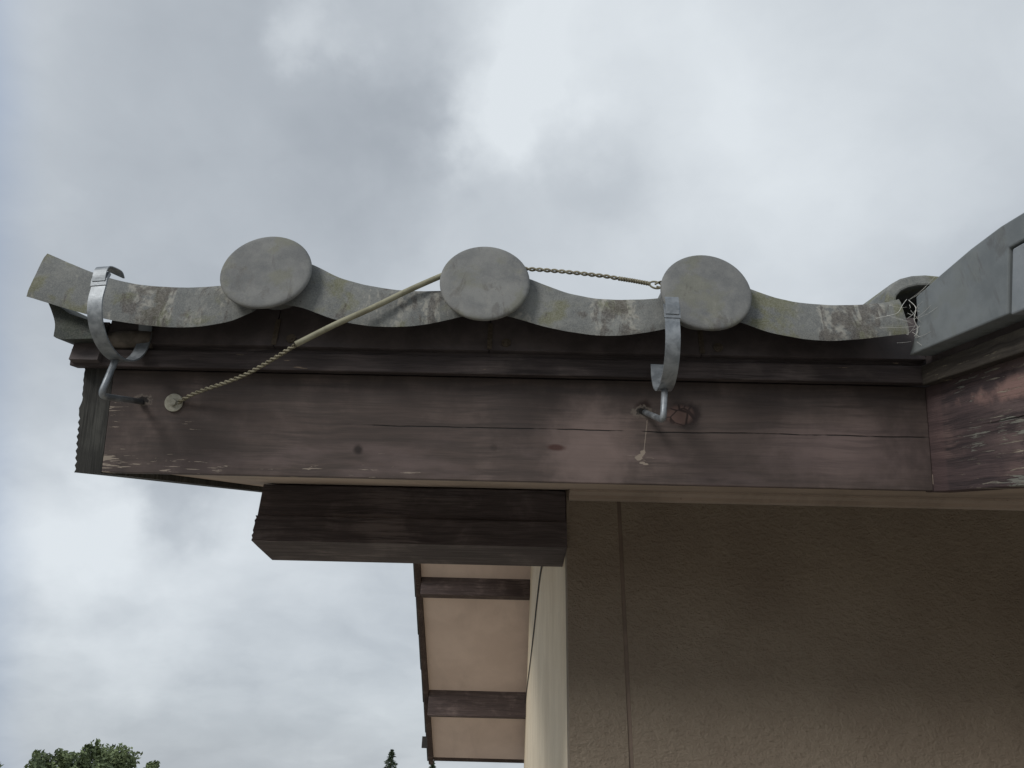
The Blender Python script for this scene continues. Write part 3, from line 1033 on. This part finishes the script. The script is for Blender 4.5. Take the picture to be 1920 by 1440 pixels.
def bracket(base, rot, front_top, cy, cz, r, a_back, rod, tab, label, w=.0165):
    """base: world point of the ring's lowest point; local frame y = away from viewer"""
    t = empty('gutter_bracket', base)
    tag(t, label, 'gutter bracket', 'galvanised gutter brackets fixed to the fascia')
    path = [Vector((0, cy - r + .002, front_top)), Vector((0, cy - r - .0004, cz + (front_top - cz) * .66)), Vector((0, cy - r, cz + (front_top - cz) * .3))]
    for k in range(49):
        a = math.pi + (math.pi + a_back) * k / 48
        path.append(Vector((0, cy + r * math.cos(a), cz + r * math.sin(a))))
    V, F = strap(path, w, .0020)
    o = mesh('hoop', [rot @ v for v in V], F, M['zinc'], t, True)
    smooth_by_angle(o, 30)
    # bend band where the tab is riveted
    V, F = strap([Vector((0, cy - r - .0012, front_top - .018)), Vector((0, cy - r - .0024, front_top - .010)), Vector((0, cy - r - .0006, front_top + .0005))], w + .0016, .0016)
    mesh('collar', [rot @ v for v in V], F, M['zinc'], t)
    V, F = strap(catmull([Vector(q) for q in tab], 4), w * .92, .0012, [1.0] * (4 * len(tab) - 8) + [.95, .8, .6, .35, .1])
    mesh('tab', [rot @ v for v in V], F, M['zinc'], t)
    rp_ = catmull(rod, 1) if False else [Vector(p) for p in rod]
    # round the bend
    q = []
    for i, p in enumerate(rp_):
        if 0 < i < len(rp_) - 1:
            d0 = (rp_[i - 1] - p).normalized()
            d1 = (rp_[i + 1] - p).normalized()
            k = .010
            for s_ in range(7):
                u = s_ / 6
                q.append((p + d0 * k) * (1 - u) ** 2 + p * 2 * u * (1 - u) + (p + d1 * k) * u ** 2)
        else:
            q.append(p)
    V, F = tube([p - base for p in q], .0037, 14)
    mesh('rod', V, F, M['zinc'], t, True)
    return t


bl = Vector((0.1680, 0.7385, 4.6035))
rotb = Matrix.Rotation(R(1.5), 3, 'Y')
ft = .077
rr_ = .048
bracket(bl, Matrix.Rotation(R(0), 3, 'Z') @ rotb, ft, 0.0, rr_, rr_, R(8), [(.1575, .845, 4.6235), (.1635, .752, 4.5660), (.1675, .748, 4.6050)],
        [(0, -rr_ - .003, ft - .014), (0, -rr_ - .0052, ft - .004), (0, -rr_ - .0048, ft + .006), (0, -rr_ - .001, ft + .0092), (0, -rr_ + .003, ft + .007)],
        'straight galvanised gutter bracket in front of the rightmost round cap')
rr_ = .051
bl2 = Vector((-.4715, .7370, 4.6270))
rotb2 = Matrix.Rotation(R(-5), 3, 'Z') @ Matrix.Rotation(R(-3), 3, 'Y')
bracket(bl2, rotb2, .079, 0.0, rr_, rr_, R(42), [(-.4740, .845, 4.6205), (-.4790, .752, 4.5815), (-.4720, .748, 4.6300)],
        [(0, -rr_ - .003, .066), (0, -rr_ - .0046, .075), (0, -rr_ - .003, .085), (0, -rr_ + .004, .0905), (.006, -rr_ + .012, .090), (.014, -rr_ + .018, .084)],
        'bent galvanised gutter bracket below the upturned left end tile', .0168)

# ------------------------------------------------------------------ tie wire
tw = empty('tie_wire', (-.4323, .829, 4.6122))
tag(tw, 'twisted wire with yellowed plastic sleeve strung from fascia washer past the middle cap', 'wire')


def part_w(name, V, F, mat, smooth=True):
    o = mesh(name, V, F, mat, None, smooth)
    return keep(o, tw)


V, F = [], []
c0 = fr(-.4323, .0885, -.0008)
tube([c0, c0 - S * .0022], .0115, 28, V, F)
wsh = part_w('washer', V, F, M['washer'], False)
bevel(wsh, .0006, 2)
V, F = [], []
tube([c0 - S * .0022, c0 - S * .0062], .0050, 6, V, F)
bo = part_w('bolt', V, F, M['washer'], False)
bevel(bo, .0006, 2)
pA = [fr(-.4260, .0888, -.0035), Vector((-.400, .812, 4.6190)), Vector((-.330, .780, 4.6290)), Vector((-.2599, .7340, 4.6440))]
V, F = [], []
twisted(catmull(pA, 10), .0013, .0015, .0150, V, F)
part_w('strand', V, F, M['wire'])
pB = [Vector((-.2600, .7330, 4.6442)), Vector((-.2160, .7320, 4.6730)), Vector((-.1750, .7330, 4.6985)), Vector((-.1350, .7360, 4.7270)), Vector((-.0960, .7385, 4.7520)), Vector((-.0820, .7392, 4.7590))]
V, F = tube(catmull(pB, 8), .0035, 14)
part_w('sleeve', V, F, M['sleeve'])
ncx, ncz = -.0440, 4.7405
arc = [Vector((-.0820, .7392, 4.7590))]
for k in range(9):
    a = R(142 - 110 * k / 8)
    arc.append(Vector((ncx + .0455 * math.cos(a), .7395, ncz + .0462 * math.sin(a))))
pC = arc + [Vector((.0051, .7385, 4.7640)), Vector((.0500, .7385, 4.7610)), Vector((.1000, .7385, 4.7555)), Vector((.1203, .7385, 4.7520))]
V, F = [], []
twisted(catmull(pC, 6), .0013, .0016, .0185, V, F)
pD = [Vector((.1203, .7385, 4.7520)), Vector((.1380, .7385, 4.7490)), Vector((.1575, .7385, 4.7450))]
part_w('strand', V, F, M['wire'])
V, F = [], []
twisted(pD, .0013, .0017, .0062, V, F, 2)
part_w('splice', V, F, M['wire'])
V, F = [], []
lp = [Vector((.1650 + .0072 * math.cos(a), .7385, 4.7432 + .0050 * math.sin(a) - .0012 * math.cos(a))) for a in [2 * math.pi * k / 28 for k in range(29)]]
tube(lp, .0012, 8, V, F)
tube(catmull([Vector((.1640, .7370, 4.7432)), Vector((.1700, .7370, 4.7470)), Vector((.1780, .7390, 4.7500)), Vector((.1850, .7392, 4.7520))], 6), .0012, 8, V, F)
tube(catmull([Vector((.1660, .7392, 4.7415)), Vector((.1715, .7392, 4.7405)), Vector((.1790, .7394, 4.7450)), Vector((.1860, .7394, 4.7470))], 6), .0012, 8, V, F)
part_w('loop', V, F, M['wire'])

# ------------------------------------------------------------------ cobweb in the inner corner
V, F = [], []
def px_curve(pts, r=.00028):
    tube(catmull([Vector(p) for p in pts], 6), r, 5, V, F)


rw = random.Random(3)
A_ = [Vector((.470, .738, 4.728)), Vector((.474, .735, 4.715)), Vector((.470, .738, 4.700)), Vector((.474, .742, 4.690)), Vector((.472, .748, 4.680))]
px_curve(A_, .00035)
for k in range(16):
    a = A_[rw.randrange(5)] + Vector((rw.uniform(-.012, .004), -.002, rw.uniform(-.008, .008)))
    b = a + Vector((rw.uniform(-.045, .012), rw.uniform(-.002, .001), rw.uniform(-.018, .014)))
    m1 = a.lerp(b, .5) + Vector((0, -.001, -.003 * rw.random()))
    px_curve([a, m1, b], .00012 + .00012 * rw.random())
for k in range(9):
    a = A_[rw.randrange(5)]
    b = a + Vector((rw.uniform(.001, .008), rw.uniform(-.05, -.01), rw.uniform(-.012, .006)))
    px_curve([a, a.lerp(b, .5) + Vector((0, 0, -.002)), b], .00015)
px_curve([(.425, .738, 4.7005), (.440, .737, 4.7040), (.4520, .737, 4.7085), (.462, .738, 4.722), (.468, .738, 4.729)], .00028)
cw_ = mesh('cobweb', V, F, M['web'], None, True)
tag(cw_, 'dusty pale cobweb strung across the dark gap at the inner roof corner', 'cobweb')


# ------------------------------------------------------------------ trees
def leaf_cloud(blobs, count, size, seed):
    rn = random.Random(seed)
    V, F = [], []
    wts = [b[1] ** 2 for b in blobs]
    for _ in range(count):
        c, r = rn.choices(blobs, wts)[0]
        dv = Vector((rn.gauss(0, 1), rn.gauss(0, 1), rn.gauss(0, 1))).normalized()
        p = c + dv * r * (rn.random() ** .35 + (rn.random() ** 6) * .45) * (0.82 + .36 * mnoise.noise(dv * 2.3 + c))
        s = size * rn.uniform(.6, 1.4)
        a = Vector((rn.gauss(0, 1), rn.gauss(0, 1), rn.gauss(0, 1))).normalized()
        b = a.orthogonal().normalized()
        k = len(V)
        V += [p - a * s, p + b * s * .45, p + a * s, p - b * s * .45]
        F.append((k, k + 1, k + 2, k + 3))
    return V, F


def broad_tree(x, y, top, width, seed, label, n=9000, name='broadleaf_tree'):
    rn = random.Random(seed)
    t = empty(name, (x, y, 0))
    tag(t, label, 'tree', 'trees beyond the house')
    V, F = [], []
    trunk = [Vector((0, 0, 0)), Vector((.1, 0, top * .25)), Vector((0, .1, top * .5))]
    tube(catmull(trunk, 4), [.22 - .012 * i for i in range(9)], 10, V, F)
    blobs = []
    for k in range(26):
        a = rn.uniform(0, 6.28)
        q = rn.random() ** .6
        rx = q * width * .5
        hz = top * .55 + (top * .45 - .45) * (1 - q ** 1.7) * rn.uniform(.55, 1.0)
        c = Vector((rx * math.cos(a), rx * math.sin(a) * .8, hz))
        blobs.append((c, rn.uniform(.20, .50) * width / 4))
        tube([Vector((0, .1, top * rn.uniform(.25, .5))), c * .5 + Vector((0, 0, top * .22)), c], [.07, .045, .02], 6, V, F)
    for k in range(46):                      # sprays breaking the outline
        c, r = blobs[rn.randrange(len(blobs))]
        dv = Vector((rn.gauss(0, 1), rn.gauss(0, .5), abs(rn.gauss(0, 1)) + .3)).normalized()
        blobs.append((c + dv * r * rn.uniform(.8, 1.25), r * rn.uniform(.15, .38)))
    mesh('trunk', V, F, M['bark'], t, True)
    V, F = leaf_cloud(blobs, n, .075, seed + 5)
    # lift so that the highest leaf meets the wanted height
    zm = max(v.z for v in V)
    V = [v + Vector((0, 0, top - zm)) for v in V]
    mesh('crown', V, F, M['leaf'], t)


def conifer(x, y, top, wid, seed, label):
    rn = random.Random(seed)
    t = empty('conifer', (x, y, 0))
    tag(t, label, 'conifer', 'conifers beyond the house')
    V, F = tube([Vector((0, 0, 0)), Vector((0, 0, top * .6)), Vector((0, 0, top * .98))], [.16, .09, .015], 8)
    mesh('trunk', V, F, M['bark'], t, True)
    V, F = [], []
    z = top
    while z > top * .2:
        f = (top - z) / (top * .8)
        L = .05 + wid * f ** .8
        for b in range(7):
            a = rn.uniform(0, 6.28)
            ln = L * rn.uniform(.7, 1.15)
            for j in range(10):
                u = j / 9
                p = Vector((math.cos(a) * ln * u, math.sin(a) * ln * u, z - ln * .35 * u + rn.uniform(-.03, .03)))
                s = .085 * rn.uniform(.6, 1.3)
                av = Vector((math.cos(a) + rn.gauss(0, .5), math.sin(a) + rn.gauss(0, .5), rn.gauss(.3, .4))).normalized()
                bv = av.orthogonal().normalized()
                bv = Matrix.Rotation(rn.uniform(0, 6.28), 3, av) @ bv
                k = len(V)
                V += [p - av * s, p + bv * s * .3, p + av * s, p - bv * s * .3]
                F.append((k, k + 1, k + 2, k + 3))
        z -= .075
    mesh('crown', V, F, M['needle'], t)


broad_tree(-12.9, 26, 5.24, 3.4, 11, 'tallest leafy tree rising at the lower left below the eave', 6500)
broad_tree(-13.55, 25, 4.90, 2.8, 23, 'shorter leafy tree just left of the tallest one', 4500)
broad_tree(-12.9, 30, 4.74, 1.2, 37, 'small leafy tree top just right of the tallest one', 3500)
broad_tree(-15.2, 25, 4.62, 2.2, 41, 'low leafy tree top at the bottom left corner', 4500)
conifer(-6.49, 45, 5.74, 1.7, 5, 'larger dark pointed conifer left of the far bargeboard')
conifer(-4.68, 50, 5.37, 1.5, 6, 'smaller dark conifer tip close beside the far bargeboard')

# every part keeps its own mesh; drop the nothing-materials
scene.render.film_transparent = False
